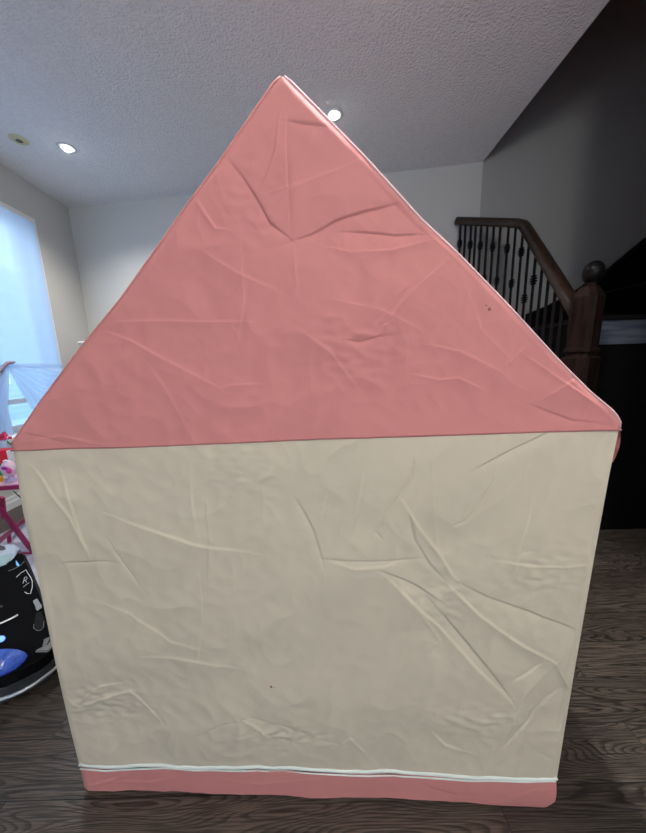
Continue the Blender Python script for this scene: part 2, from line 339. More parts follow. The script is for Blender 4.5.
# ------------------------------------------------------------------ play tent
BL = at_z(85, 789); BR = at_z(554, 805.5); td = (BR-BL); td.z = 0; TW = td.length; td.normalize(); tn = Vector((td.y, -td.x, 0))   # tn: towards the camera
TD = 1.02
def sz(px, py):
    p = at_plane(px, py, BL, tn); return ((p-BL).dot(td), p.z)
def curve(pts):
    a = np.array([sz(*p) for p in pts]); d = np.r_[0, np.cumsum(np.hypot(*np.diff(a, axis=0).T))]; d /= d[-1]
    return lambda t: np.stack([np.interp(t, d, a[:, 0]), np.interp(t, d, a[:, 1])], -1)
L_low = curve([(85, 786), (79.5, 765)]); R_low = curve([(549, 804), (553.5, 799), (556, 777)])
L_wall = curve([(79, 764), (70, 727), (56.5, 668), (38, 579), (23, 512), (13.2, 450)]); R_wall = curve([(557, 778), (563, 740), (575, 668), (595, 553), (610, 471), (619, 429.5)])
L_gab = curve([(13.2, 450), (12.5, 443), (40, 403), (80.5, 348.5), (121, 299), (163, 240), (180, 215.5), (221, 160), (276, 80), (281, 77.2)])
R_gab = curve([(619, 429.5), (620, 421), (614, 412), (589, 391), (557, 359), (509, 306.5), (458, 254), (421, 219.5), (366, 158.5), (289, 80), (284.5, 77.2)])

def smooth_noise(s, z, cell, seed):
    r = np.random.RandomState(seed); ph = 0
    for k in range(7):
        a = r.uniform(0, 6.28); w = 2*math.pi/cell*r.uniform(.6, 1.5); ph = ph + np.sin((s*math.cos(a)+z*math.sin(a))*w + r.uniform(0, 6.28) + 1.3*np.sin((z*math.cos(a)-s*math.sin(a))*w*.6+r.uniform(0, 6.28)))
    return ph/7
# creases read from the cloth: (points, height mm, steep side mm, soft side mm); negative height = valley
CREASES = [
 # gable
 ([(227,158),(243,178),(257,200),(270,224),(291,240)],-4,4,9), ([(291,242),(312,235),(335,222),(365,212),(404,202)],-5,4,14),
 ([(291,236),(289,190),(287,150),(288,120)],-2,4,5), ([(293,242),(297,290)],2.2,5,7), ([(257,198),(266,180),(276,152),(280,116)],2,3,10),
 ([(282,196),(310,182),(345,168),(362,160)],2.6,4,10), ([(287,124),(305,128),(330,131)],-3,5,8),([(262,196),(283,190),(300,185)],2,3,6),
 ([(196,198),(206,215),(216,229),(230,231)],3,4,8), ([(345,232),(370,233),(395,236),(420,235)],-3.5,3,9), ([(330,248),(350,253),(390,251),(425,242)],2.6,4,9),
 ([(385,326),(400,304),(418,286),(447,260)],3.5,4,12), ([(381,328),(390,322)],3,3,6), ([(378,322),(395,302),(412,284)],-2.5,4,8),
 ([(343,340),(360,342),(377,337),(390,335)],-3,3,8), ([(415,375),(440,380),(458,378),(480,388)],3,3,9), ([(505,366),(515,356),(526,344)],3,3,8),
 ([(120,322),(160,321),(200,322),(250,322)],2.5,5,12), ([(104,331),(130,340),(170,362),(222,389)],2.8,4,14), ([(222,388),(232,385),(260,384)],2,4,9),
 ([(520,352),(560,380),(600,408),(616,424)],3,3,8), ([(540,400),(575,378),(590,395)],2,4,9), ([(530,405),(570,420),(612,425)],-2.5,4,9),
 ([(430,345),(460,352),(500,372)],2,5,12), ([(300,330),(330,352),(360,392)],2,6,16), ([(200,250),(240,275),(275,290)],1.8,6,16), ([(20,442),(60,436),(110,446)],2,4,8),([(25,432),(50,438),(70,445)],-2,3,6),
 ([(240,240),(244,300),(236,350)],1.3,5,14), ([(150,365),(170,395),(195,440)],1.5,6,16), ([(330,300),(380,310),(420,330)],1.5,5,14), ([(470,300),(480,330),(510,360)],1.2,6,14),
 # wall
 ([(34,466),(50,487),(74,518),(90,555)],2.8,3,8), ([(61,471),(71,500),(80,527),(89,556)],2.2,3,8), ([(62,563),(85,563),(100,561),(117,563)],-2.6,2.5,6), ([(110,540),(117,553),(126,568),(138,582)],-3.2,2.5,6),
 ([(113,515),(140,525),(180,538),(205,546),(250,553)],2.8,6,26), ([(190,460),(192,500),(200,540)],1.4,6,16), ([(297,501),(306,517),(314,532),(324,565)],-3.2,2.5,7), ([(326,494),(322,520),(320,531)],1.5,3,6),
 ([(364,468),(360,490),(355,515),(353,532)],2,5,12), ([(413,462),(412,475),(400,494),(376,528)],-4.5,3,12), ([(375,530),(382,538)],-3,2,4),
 ([(325,558),(345,560),(380,561),(421,559)],-4.5,3,12), ([(330,561),(355,567),(385,566),(400,562)],2.2,4,8), ([(382,570),(410,583),(440,601)],-4.5,3,14), ([(384,574),(410,600),(440,628),(470,660),(512,702)],3.5,4,16),
 ([(402,500),(420,530),(440,555),(452,575),(458,581)],4,4,12), ([(408,510),(415,540),(430,565),(446,582)],-3,3,9), ([(458,582),(490,598),(530,612),(577,630)],-3.5,3,14), ([(446,583),(480,615),(515,640),(555,662)],3.8,4,14), ([(430,600),(460,635),(490,670),(512,700)],-4,3,12),
 ([(476,467),(500,455),(525,443),(551,431)],-4.5,3,13), ([(492,476),(482,492),(470,512),(462,522)],4,3,10), ([(453,526),(466,520)],-3,2,4),
 ([(530,505),(518,545),(512,575)],1.8,6,14), ([(500,560),(530,565),(560,566),(585,564)],2.4,5,12), ([(576,630),(570,650),(566,672)],2.5,3,8), ([(545,660),(530,670),(509,680)],-3.5,3,8), ([(557,662),(545,672),(525,690),(500,745),(487,752)],4.5,3,14), ([(557,690),(545,700),(530,720),(505,745)],-4,3,10), ([(556,664),(570,690),(580,700)],3,3,7), ([(420,612),(440,640),(430,650)],2,4,8),
 ([(150,655),(190,658),(240,668)],2,6,20), ([(205,730),(225,722),(250,718),(290,728),(320,739),(335,741)],-4.5,4,22), ([(240,718),(258,728),(272,740)],3,3,8), ([(60,690),(80,705),(130,690),(160,720)],2.4,5,16), ([(75,705),(100,685),(120,683)],2,4,10),
 ([(335,745),(350,735),(366,752)],2,4,10), ([(430,730),(445,745),(470,752)],1.8,4,10), ([(200,575),(204,620),(198,660)],1.5,4,12), ([(385,700),(410,640),(420,600)],1.5,5,20), ([(90,600),(130,612),(170,640),(210,650)],1.6,6,22), ([(430,440),(432,500),(440,560)],1.0,4,8), ([(208,590),(210,540),(206,500)],1.1,3,8),
 ([(65,740),(60,720),(75,700)],2,4,9), ([(540,752),(556,758)],-2,3,6),
 # hem
 ([(84,783),(105,778),(130,771)],2.4,3,7), ([(100,776),(150,780),(190,772)],2,4,9), ([(415,776),(430,785),(455,791),(500,790)],-4,4,14), ([(505,795),(530,785),(552,783)],2.5,5,12), ([(86,785),(95,787)],2,2,4), ([(210,775),(260,782),(330,776)],1.6,5,12),
]
_cs = [([sz(*p) for p in pts], h, a, b) for pts, h, a, b in CREASES]
def cloth(s, z):
    d = .0068*smooth_noise(s, z, .42, 1) + .0024*smooth_noise(s, z, .15, 2) + .0007*smooth_noise(s, z, .055, 3) - .0042*np.abs(smooth_noise(s, z, .17, 4)) - .0024*np.abs(smooth_noise(s, z, .07, 5))*(.3+np.abs(smooth_noise(s, z, .3, 6)))
    # puckered patches
    for (cx, cz, rx, rz, amp, seed) in PUCK:
        w = np.exp(-(((s-cx)/rx)**2+((z-cz)/rz)**2)); d = d + amp*w*smooth_noise(s, z*1.7, .045, seed)
    for pts, h, st, so in _cs:
        pa = np.array(pts); tot = np.hypot(*np.diff(pa, axis=0).T).sum(); best = np.full(s.shape, 1e9); sd = np.zeros(s.shape); al = np.zeros(s.shape); acc = 0
        for a, b in zip(pa[:-1], pa[1:]):
            e = b-a; l = math.hypot(*e); t = ((s-a[0])*e[0]+(z-a[1])*e[1])/l/l; tc = np.clip(t, 0, 1)
            dx = s-(a[0]+tc*e[0]); dz = z-(a[1]+tc*e[1]); dd = np.hypot(dx, dz); side = np.sign(dx*e[1]-dz*e[0])
            k = dd < best; best = np.where(k, dd, best); sd = np.where(k, dd*side, sd); al = np.where(k, (acc+tc*l)/tot, al); acc += l
        st = max(1.3, st*.42); so = so*.85
        w = np.clip(np.sin(np.pi*np.clip(al, .04, .96)), 0, 1)**.6
        tot_w = min(1.0, tot/.06)
        q = np.where(sd > 0, np.exp(-(np.abs(sd)/(so*.001))**1.3), np.exp(-(np.abs(sd)/(st*.001))**1.3))
        d = d + h*.001*(CR if pa[0, 1] < ZSEAM else .8)*w*q*(.5+.5*tot_w)
    return d
CR = 1.05; ZSEAM = .86
PUCK = [(*sz(285, 735), .11, .03, .0035, 11), (*sz(100, 700), .09, .05, .003, 12), (*sz(470, 720), .10, .05, .002, 13), (*sz(240, 470), .07, .06, .002, 14),
        (*sz(440, 600), .05, .05, .003, 15), (*sz(540, 570), .07, .05, .002, 16), (*sz(360, 350), .08, .05, .002, 17), (*sz(250, 205), .04, .06, .0025, 18), (*sz(500, 720), .06, .05, .002, 19)]
def t_pt(s, z, o=0.0):
    return np.stack([BL.x+td.x*s+tn.x*o, BL.y+td.y*s+tn.y*o, z], -1)
tent = thing('play_tent', 'pink and cream fabric house-shaped play tent standing on the dark floor', 'play tent')
def panel(Lc_, Rc_, name, m, nr, nc, edge=.02, extra=None, mid=None, amp=1.0):
    t = np.linspace(0, 1, nr); A = Lc_(t)[:, None, :]; B = Rc_(t)[:, None, :]; g = np.linspace(0, 1, nc)[None, :, None]
    Q = A+(B-A)*g; s, z = Q[..., 0], Q[..., 1]
    if mid is not None: z = z + mid(g[..., 0], t[:, None])
    wdt = (B-A)[..., 0]; de = np.minimum(g[..., 0], 1-g[..., 0])*wdt
    fade = np.clip(de/edge, 0, 1); fade = fade*fade*(3-2*fade)
    o = cloth(s, z)*fade*amp + .004*np.sin(np.pi*np.clip(de/.03, 0, .5))
    if extra is not None: o = o + extra(g[..., 0], t[:, None])
    return grid(t_pt(s, z, o), name, m, tent)
panel(L_wall, R_wall, 'wall_panel', m_cream, 460, 640)
panel(L_gab, R_gab, 'gable_panel', m_pink, 480, 480)
panel(L_low, R_low, 'hem_band', m_pink, 30, 330, extra=lambda g, t: .002*(1-t)+0*g+.005*np.clip((g-.75)*4, 0, 1)*np.sin(np.pi*t), mid=lambda g, t: (1-t)*(.008*np.exp(-((g-.72)/.13)**2)+.001), amp=.5)
def front_strip(pts, r, o, m, name, n=8, sx=1.0):
    q = [sz(*p) for p in pts]; P3 = []
    for a, b in zip(q[:-1], q[1:]):
        for k in range(10): P3.append((a[0]+(b[0]-a[0])*k/10, a[1]+(b[1]-a[1])*k/10))
    P3.append(q[-1]); ww = cloth(np.array([p[0] for p in P3]), np.array([p[1] for p in P3]))
    fd = np.minimum(1, np.minimum(np.arange(len(P3)), np.arange(len(P3))[::-1])/3)
    return obj(name, tube([Vector(t_pt(p[0], p[1], o+float(w*f_))) for p, w, f_ in zip(P3, ww, fd)], r, n, sx), m, tent, True)
pp = front_strip([(81, 762), (165, 764.5), (240, 766.5), (330, 769), (395, 770.5), (458, 773), (520, 775), (555.5, 775.5)], .0036, .004, m_pipe, 'base_piping')
front_strip([(82, 766), (165, 767), (240, 769.5), (330, 772.5), (458, 776), (554, 778)], .0016, .005, m_pipe, 'base_piping')
front_strip([(13, 450), (120, 447), (240, 442), (380, 436.5), (500, 432.5), (619, 429.5)], .0016, .004, m_seam, 'gable_seam')
for Lc_ in (L_gab, R_gab):
    q = Lc_(np.linspace(0, 1, 60)); obj('edge_binding', tube([Vector(t_pt(a, b, .0)) for a, b in q], .0022, 8), m_pink if Lc_ is L_gab else mat('light_pink_binding', (.66, .40, .39), .6), tent, True)
# sides, back and roof: same outline pushed back by the depth of the tent
def side(Lc_, name, m, n=40, out=1, dep=90, wob=.004, seed=30, back_s=None):
    t = np.linspace(0, 1, n); q = Lc_(t); P = np.zeros((n, dep, 3)); de = np.linspace(0, 1, dep)
    for j, f in enumerate(de):
        e = min(1, 8*f, 8*(1-f)); o = wob*e*(smooth_noise(q[:, 1]+.3*f, np.full(n, f*1.0), .3, seed) + .3*smooth_noise(q[:, 1], np.full(n, f*1.0), .09, seed+1))
        P[:, j] = t_pt(q[:, 0]+o*out, q[:, 1]+o*(.6 if 'roof' in name else 0), -TD*f)
    return grid(P, name, m, tent)
side(L_wall, 'side_wall', m_cream, out=-1); side(R_wall, 'side_wall', m_cream, seed=40)
side(L_low, 'side_hem', m_pink, n=6, out=-1); side(R_low, 'side_hem', m_pink, n=6)
side(L_gab, 'roof_panel', m_pink, n=60, out=-1, seed=50); side(R_gab, 'roof_panel', m_pink, n=60, seed=60)
def backp(Lc_, Rc_, name, m, nr, nc):
    t = np.linspace(0, 1, nr); A = Lc_(t)[:, None, :]; B = Rc_(t)[:, None, :]; g = np.linspace(0, 1, nc)[None, :, None]; Q = A+(B-A)*g
    o = .006*smooth_noise(Q[..., 0], Q[..., 1], .35, 77)*np.minimum(1, 10*np.minimum(g[..., 0], 1-g[..., 0]))
    return grid(t_pt(Q[..., 0], Q[..., 1], -TD-o), name, m, tent)
backp(L_low, R_low, 'back_panel', m_pink, 6, 60); backp(L_wall, R_wall, 'back_panel', m_cream, 60, 80); backp(L_gab, R_gab, 'back_panel', m_pink, 60, 60)
# eave valance that hangs from the roof over each side wall
for qd, sg in (((sz(13, 448)), -1), ((sz(619.5, 424)), 1)):
    P = np.zeros((12, 90, 3))
    for i in range(12):
        for j in range(90):
            f = j/89; dr = .075*min(1, .93+.07*math.sin(f*40)); u = i/11
            P[i, j] = t_pt(qd[0]+(sg*(.002+.006*math.sin(u*3)-.019*u) if sg < 0 else .004+.009*math.sin(u*2.6)-.006*u), qd[1]-dr*u, -.004-TD*f*.99)
    grid(P, 'eave_valance', m_pink, tent)
# inner frame
fi = .02
c = {}
for k, (p, q) in {'l': (sz(85, 788), sz(14, 450)), 'r': (sz(554, 805), sz(618, 430))}.items():
    s_ = 1 if k == 'l' else -1
    for dpt in (.03, TD-.03):
        obj('frame_tube', tube([Vector(t_pt(p[0]+s_*.03, .012, -dpt)), Vector(t_pt(q[0]+s_*.035, q[1]-.02, -dpt))], .008, 8), m_pole, tent)
        pk = sz(283, 78); obj('frame_tube', tube([Vector(t_pt(q[0]+s_*.035, q[1]-.02, -dpt)), Vector(t_pt(pk[0], pk[1]-.035, -dpt))], .008, 8), m_pole, tent)
# two small stains on the cloth
def blot(px, py, r, name='stain'):
    s, z = sz(px, py); o = float(cloth(np.array([s]), np.array([z]))[0]) + .0045
    bm = bmesh.new(); bmesh.ops.create_circle(bm, cap_ends=True, segments=9, radius=r)
    for v in bm.verts:
        k = random.uniform(.6, 1.3); p = Vector(t_pt(s+v.co.x*k*1.3, z+v.co.y*k, o)); v.co = p
    ret = bmesh.ops.extrude_face_region(bm, geom=bm.faces[:]); bmesh.ops.translate(bm, verts=[g for g in ret['geom'] if isinstance(g, bmesh.types.BMVert)], vec=tn*.0004)
    obj(name, bm, m_stain, tent)
blot(271.5, 685, .0028); blot(487.5, 309.5, .0026); blot(484.5, 306, .0012); blot(275, 686, .0011)
base(tent, tuple(BL + td*TW/2 - tn*TD/2))

# ------------------------------------------------------------------ ceiling fittings
m_lens = mat('lit_lens', (1, 1, 1), .4, emit=(.95, 1, .97), estr=14)
m_ringt = mat('white_ring', (.72, .73, .75), .5)
def downlight(p, label, power, col=(1, .93, .84), grp='recessed ceiling lights', mk=True, spot=135):
    t = thing('recessed_light', label, 'ceiling light', grp)
    obj('trim_ring', lathe((p.x, p.y, HCEIL-.006), [(.028, .005), (.030, 0), (.052, 0), (.055, .0055)], 32), m_ringt, t, True)
    obj('bulb', lathe((p.x, p.y, HCEIL-.006), [(.0001, -.020), (.012, -.018), (.020, -.011), (.023, 0), (.023, .005), (.0001, .005)], 24), m_lens, t, True)
    obj('reflector', lathe((p.x, p.y, HCEIL-.006), [(.029, .004), (.024, .0055), (.0001, .0055)], 24), m_ringt, t)
    base(t, (p.x, p.y, HCEIL))
    l = bpy.data.lights.new('lamp', 'SPOT'); l.energy = power; l.color = col; l.shadow_soft_size = .03; l.spot_size = math.radians(spot); l.spot_blend = 1.0
    o = bpy.data.objects.new('lamp', l); C.objects.link(o); o.location = (p.x, p.y, HCEIL-.03)
A_ = at_z(67, 147.5, HCEIL); B_ = at_z(334, 114.5, HCEIL)
downlight(A_, 'small bright recessed ceiling light at left, beside the cream round detector', 50)
downlight(B_, 'small bright recessed ceiling light just right of the tent peak', 28)
downlight(Vector((.22, .60, 0)), 'recessed ceiling light directly above the tent', 85, (.93, .96, 1))
# two unseen downlights added as fill for the front of the tent
downlight(Vector((.55, -.75, 0)), 'unseen recessed light added as fill on the near side of the room, right one', 12)
downlight(Vector((-.9, -1.1, 0)), 'unseen recessed light added as fill on the near side of the room, left one', 7)
pd = thing('fill_pendant', 'unseen round white pendant added as fill light on the near side of the room', 'lamp')  # globe added out of view to fill tent and ceiling with light
PX = (.45, -1.25)
obj('canopy', lathe((*PX, HCEIL), [(.05, 0), (.05, -.015), (.01, -.03), (.0001, -.03)], 24), m_trim, pd, True)
obj('cord', tube([(*PX, HCEIL-.02), (*PX, 2.25)], .003, 6), m_black, pd)
obj('globe', ellipsoid((*PX, 2.15), .13, .13, .13, 32, 20), mat('opal_glass', (.8, .8, .78), .4, emit=(1, .93, .85), estr=48), pd, True); base(pd, (*PX, HCEIL))
D_ = at_z(19, 139.5, HCEIL)
dt = thing('ceiling_detector', 'flat round cream detector with a dark grille on the ceiling', 'smoke detector')
mc = mat('cream_plastic', (.62, .58, .36), .5)
obj('housing', lathe((D_.x, D_.y, HCEIL), [(.052, 0), (.052, -.003), (.048, -.006), (.022, -.008), (.0001, -.008)], 36), mc, dt, True)
obj('grille', lathe((D_.x, D_.y, HCEIL), [(.0001, -.0082), (.019, -.0082), (.019, -.010), (.0001, -.010)], 24), mat('grey_mesh', (.14, .13, .09), .6), dt)
base(dt, (D_.x, D_.y, HCEIL))

# ------------------------------------------------------------------ staircase
Y0 = 1.60; GO = .225; RI = .18; NS = 7
def solve_depth(px, py, P, slope):
    # depth along the pixel's ray at which the line from P has the given slope
    d = ray(px, py); best = None
    for k in range(1, 400):
        y = P.y + .01*k; q = EYE+d*(y/d.y); hd = math.hypot(q.x-P.x, q.y-P.y)
        if hd < 1e-4: continue
        e = abs((q.z-P.z)/hd - slope)
        if best is None or e < best[0]: best = (e, q)
    return best[1]
NP = at_y(587.5, 300, 1.47)
RA = at_y(577, 312, 1.50); RK = solve_depth(523, 223.5, RA, math.tan(math.radians(41))); RF = at_plane(457.5, 221, on_back(0, 0, .035), bn)
rl = thing('stair_railing', 'dark wooden stair railing with a ball-topped newel and black iron balusters', 'railing')
def rail_profile(path, w, h, n=12):
    bm = bmesh.new(); rings = []
    for i, p in enumerate(path):
        t = (path[min(i+1, len(path)-1)]-path[max(i-1, 0)]).normalized(); a = t.cross(Vector((0, 0, 1))).normalized(); b = a.cross(t).normalized()
        ring = []
        for k in range(n):
            an = 2*math.pi*k/n; x = math.copysign(abs(math.cos(an))**.6, math.cos(an)); y = math.copysign(abs(math.sin(an))**.6, math.sin(an))
            ring.append(bm.verts.new(p+a*x*w/2+b*y*h/2))
        rings.append(ring)
    for i in range(len(rings)-1):
        for k in range(n): bm.faces.new((rings[i][k], rings[i][(k+1) % n], rings[i+1][(k+1) % n], rings[i+1][k]))
    bm.faces.new(rings[0][::-1]); bm.faces.new(rings[-1]); return bm
path = []
for k in range(9): path.append(RA.lerp(RK, k/9*.93))
a0 = RA.lerp(RK, .93); a2 = RK.lerp(RF, .07)
for k in range(7):
    t = k/6; path.append(a0*(1-t)**2+RK*2*t*(1-t)+a2*t*t)
for k in range(1, 9): path.append(a2.lerp(RF, k/8))
obj('handrail', rail_profile(path, .062, .058), m_rail, rl, True)
# newel: square post, chamfered shaft, ball
nw = bmesh.new()
def ngon(z, r, ch): 
    pts = []
    for k in range(4):
        a = math.radians(45+90*k+24); 
        for da in (-ch, ch): pts.append(Vector((NP.x+r*.9*math.cos(a+da), NP.y+r*.9*math.sin(a+da), z)))
    return pts
ztop = at_y(595, 284, 1.47).z; prof = [(0, .085, .10), (.62, .085, .10), (.63, .068, .12), (.66, .068, .12), (.68, .074, .10), (ztop-.30, .070, .12), (ztop-.28, .075, .10), (ztop-.26, .064, .3), (ztop-.05, .064, .3), (ztop-.012, .040, .4), (ztop, .022, .6)]
zz0 = at_y(575, 352, 1.47).z
prof = [(0, .085, .10), (zz0-.03, .085, .10), (zz0-.02, .064, .12), (zz0-.008, .064, .12), (zz0, .078, .10), (zz0+.012, .078, .10), (zz0+.02, .068, .22), (ztop-.06, .070, .22), (ztop-.015, .042, .4), (ztop-.006, .026, .6), (ztop+.004, .030, .7)]
rg = [[nw.verts.new(p) for p in ngon(z, r, ch)] for z, r, ch in prof]
for i in range(len(rg)-1):
    for k in range(8): nw.faces.new((rg[i][k], rg[i][(k+1) % 8], rg[i+1][(k+1) % 8], rg[i+1][k]))
nw.faces.new(rg[0][::-1]); nw.faces.new(rg[-1])
ne = obj('newel_post', nw, m_newel, rl)
bc = at_y(595, 272.5, 1.47); bc.x = NP.x+.012; bc.y = NP.y
obj('ball_finial', ellipsoid((bc.x, bc.y, bc.z), 0.042, .042, .051, 28, 18), mat('black_gloss_finial', (.005, .004, .004), .35, spec=.12), ne, True)
# balusters
def rail_at(px):
    # point of the rail path nearest to the pixel column
    best = None
    for a, b in zip(path[:-1], path[1:]):
        for k in range(12):
            p = a.lerp(b, k/12); v = p-EYE; u = 323+F*v.dot(cr)/v.dot(F0)
            if best is None or abs(u-px) < best[0]: best = (abs(u-px), p.copy())
    return best[1]
BX = [461, 466, 471.5, 476, 481.5, 488, 494, 501, 509, 516.5, 523.5, 530, 536.5, 543.5, 550, 557, 564]
KN = {0: [252], 2: [255], 4: [258], 6: [261], 8: [264], 9: [], 10: [270], 12: [293]}
for i, bx in enumerate(BX):
    p = rail_at(bx); zb_ = 0.9
    zlow = max(.0, p.z-.93); b = obj('baluster', tube([(p.x, p.y, zlow), (p.x, p.y, p.z-.02)], .0098, 4), m_iron, rl)
    ks = [p.z-(.17 if i % 2 == 0 else .42)] if i % 2 == 0 else [p.z-.40]
    if i in (6, 8, 10): ks = [p.z-.17]
    if i == 12: ks = [p.z-.20]
    if i > 12: ks = [p.z-.55]
    for kz in ks:
        pr = []
        for q in range(4):
            z0 = kz-.028+q*.015; pr += [(.010, z0), (.021 if q in (1, 2) else .017, z0+.004), (.021 if q in (1, 2) else .017, z0+.009), (.010, z0+.0125)]
        obj('knuckle', lathe((p.x, p.y, 0), pr, 10), m_iron, b, True)
low = [Vector((p.x, p.y, max(.02, p.z-.93))) for p in path]
sk = bmesh.new(); tp = []
for p in low:
    tp.append([sk.verts.new((p.x-.018, p.y, 0)), sk.verts.new((p.x+.018, p.y, 0)), sk.verts.new((p.x+.018, p.y, p.z)), sk.verts.new((p.x-.018, p.y, p.z))])
for i in range(len(tp)-1):
    for k in range(4): sk.faces.new((tp[i][k], tp[i][(k+1) % 4], tp[i+1][(k+1) % 4], tp[i+1][k]))
sk.faces.new(tp[0][::-1]); sk.faces.new(tp[-1]); obj('bottom_stringer', sk, m_stair, rl)
base(rl, (NP.x, NP.y, 0))
st = thing('staircase', 'dark wooden staircase turning right behind the stair railing', 'stairs')
def rail_x(y):
    for a, b in zip(path[:-1], path[1:]):
        if a.y <= y <= b.y: return a.lerp(b, (y-a.y)/(b.y-a.y)).x
    return path[-1].x if y > path[-1].y else path[0].x
Y0 = at_z(630, 529, 0).y; XR = RX-.01
z6 = at_y(620, 344, Y0).z; nt_ = at_y(620, 320, Y0).z
by = lambda x: on_back((x-Ca.x)/bd.x, 0, .004).y
def lx(y): return rail_x(y)+.075
foot_ = [(lx(Y0), Y0), (XR, Y0), (XR, by(XR)), (lx(RK.y), by(lx(RK.y))), (lx(RK.y), RK.y)]
obj('base_panel', prism([(x, y, 0) for x, y in foot_], (0, 0, nt_)), m_stair, st)
obj('riser', box(lx(Y0), XR, Y0-.008, Y0, z6, nt_), m_riser, st)
tf = [(lx(Y0)-.01, Y0-.022), (XR, Y0-.022)]+foot_[2:]
obj('landing', prism([(x, y, nt_) for x, y in tf], (0, 0, .024), .005), mat('black_stair_tread', (.006, .006, .006), .5, spec=.15), st)
nt2 = nt_+.024; yp = 2.26
raked = [at_y(x, y, yp) for x, y in ((531, 313), (553, 304), (582, 288), (612, 269), (646, 240.5))]
e = raked[-1]-raked[-2]; raked.append(raked[-1]+e*((XR-raked[-1].x)/e.x)); raked = [p for p in raked if p.z > nt2 and p.x > lx(yp)]
obj('upper_flight', prism([Vector((raked[0].x, yp, nt2))]+raked+[Vector((XR, yp, nt2))], (0, .06, 0)), m_stair, st)
obj('nosing', tube([at_y(603, 293, yp-.012), at_y(646, 283, yp-.012), at_y(690, 273, yp-.012)], .006, 6), mat('nosing_highlight', (.03, .026, .024), .35), st)  # edge highlight put into the lighter colour of this strip
base(st, (2.2, Y0, 0))

# ------------------------------------------------------------------ carpet cleaner at the left edge
cc = thing('carpet_cleaner', 'black upright carpet cleaner with a silver-edged base left of the tent', 'carpet cleaner')
MP = Vector((-.86, .86, 0)); mn = Vector((.60, -.62, .46)).normalized()   # housing face leans back a little
def mp_(px, py, lift=0.0): return at_plane(px, py, MP+mn*lift, mn)
def slab(pts, lift, th, name, m, bev=.004, parent=cc): return obj(name, prism([mp_(x, y, lift) for x, y in pts], -mn*th, bev), m, parent, False)
hous = slab([(-75, 600), (-60, 575), (-20, 568), (0, 567), (6, 566), (10, 559), (14.5, 554), (21, 552), (26, 563), (33, 580), (40, 596), (45.5, 615), (49, 636), (50.5, 650), (44, 660), (20, 668), (0, 676), (-40, 690), (-70, 680)], 0, .13, 'housing', m_black, .008)
slab([(-50, 562), (-40, 550), (0, 544.5), (10, 544), (17, 545), (20, 551.5), (14, 554), (10, 559), (6, 566), (0, 567.5), (-40, 572)], .004, .10, 'recovery_tank', m_tank, .006)
slab([(-14, 545.5), (-3, 544.6), (4, 546), (5.5, 549), (2, 550.5), (-6, 550), (-14, 550)], .010, .02, 'tank_handle', mat('navy_black_plastic', (.01, .01, .03), .4), .001)
slab([(0, 556), (8, 554), (13.5, 553.6), (6, 564.5), (0, 566.5), (-12, 567), (-12, 558)], .008, .02, 'tank_window', mat('aqua_tank_plastic', (.17, .30, .33), .3, spec=.3), .001)
# contour seam, shield emblem and drop print
def line_px(pts, r, lift, name, m, parent=hous): return obj(name, tube([mp_(x, y, lift) for x, y in pts], r, 6), m, parent)
line_px([(8, 571), (14, 569), (21, 565), (24.5, 561)], .0006, .0015, 'panel_seam', m_grey)
line_px([(16.3, 577.3), (20.5, 573.2), (26, 569.8), (27.8, 573), (30.5, 577), (32.2, 581), (32.3, 587), (30.6, 593.5), (27.5, 593.6), (24.5, 592)], .0009, .002, 'shield_emblem', m_print)
rb = bmesh.new()
for pts, wr in (([(23.0, 583.4), (24.6, 577.4)], .0007), ([(24.6, 577.4), (26.6, 576.8), (27.2, 578.2), (26.2, 579.7), (24.0, 580.4)], .0006), ([(25.0, 580.2), (26.6, 582.2)], .0007), ([(23.2, 587), (29, 582.6)], .0005)):
    add_tube(rb, [mp_(x, y, .002) for x, y in pts], wr, 6)
obj('emblem_letter', rb, m_print, hous)
slab([(16, 560.5), (18, 563), (19.4, 564.8), (19, 566), (17, 566), (16, 564.5)], .002, .003, 'water_drop_print', m_drop, 0, hous)
slab([(33, 600.5), (37, 598.6), (40, 603.5), (41.8, 605.8), (41.5, 608), (37, 611), (35.5, 608), (36, 607), (33.5, 603)], .008, .012, 'latch', m_grey, .001)
line_px([(34, 624), (33.5, 628), (37, 630.5), (41, 630), (43.5, 627), (44, 621)], .0007, .002, 'cup_recess_rim', m_grey)
slab([(34.5, 622), (36, 612.5), (41, 612), (44, 620), (43, 627), (39, 629.5), (35, 628)], .002, .01, 'cup_recess', mat('deep_black', (.002, .002, .002), .8), 0, hous)
vb = bmesh.new()
for k in range(5): add_tube(vb, [mp_(41.5+1.3*k, 650-2.2*k+3, .004), mp_(44.5+1.3*k, 639-.6*k, .004)], .0012, 6)
obj('vent', vb, m_grey, hous)
line_px([(-30, 637), (0, 623.5), (9, 619.5), (18, 614.8)], .0026, .004, 'silver_strip', m_silver)
slab([(-2, 606), (2, 605), (3, 607), (-2, 608.5)], .002, .004, 'button', m_black2, 0, hous)
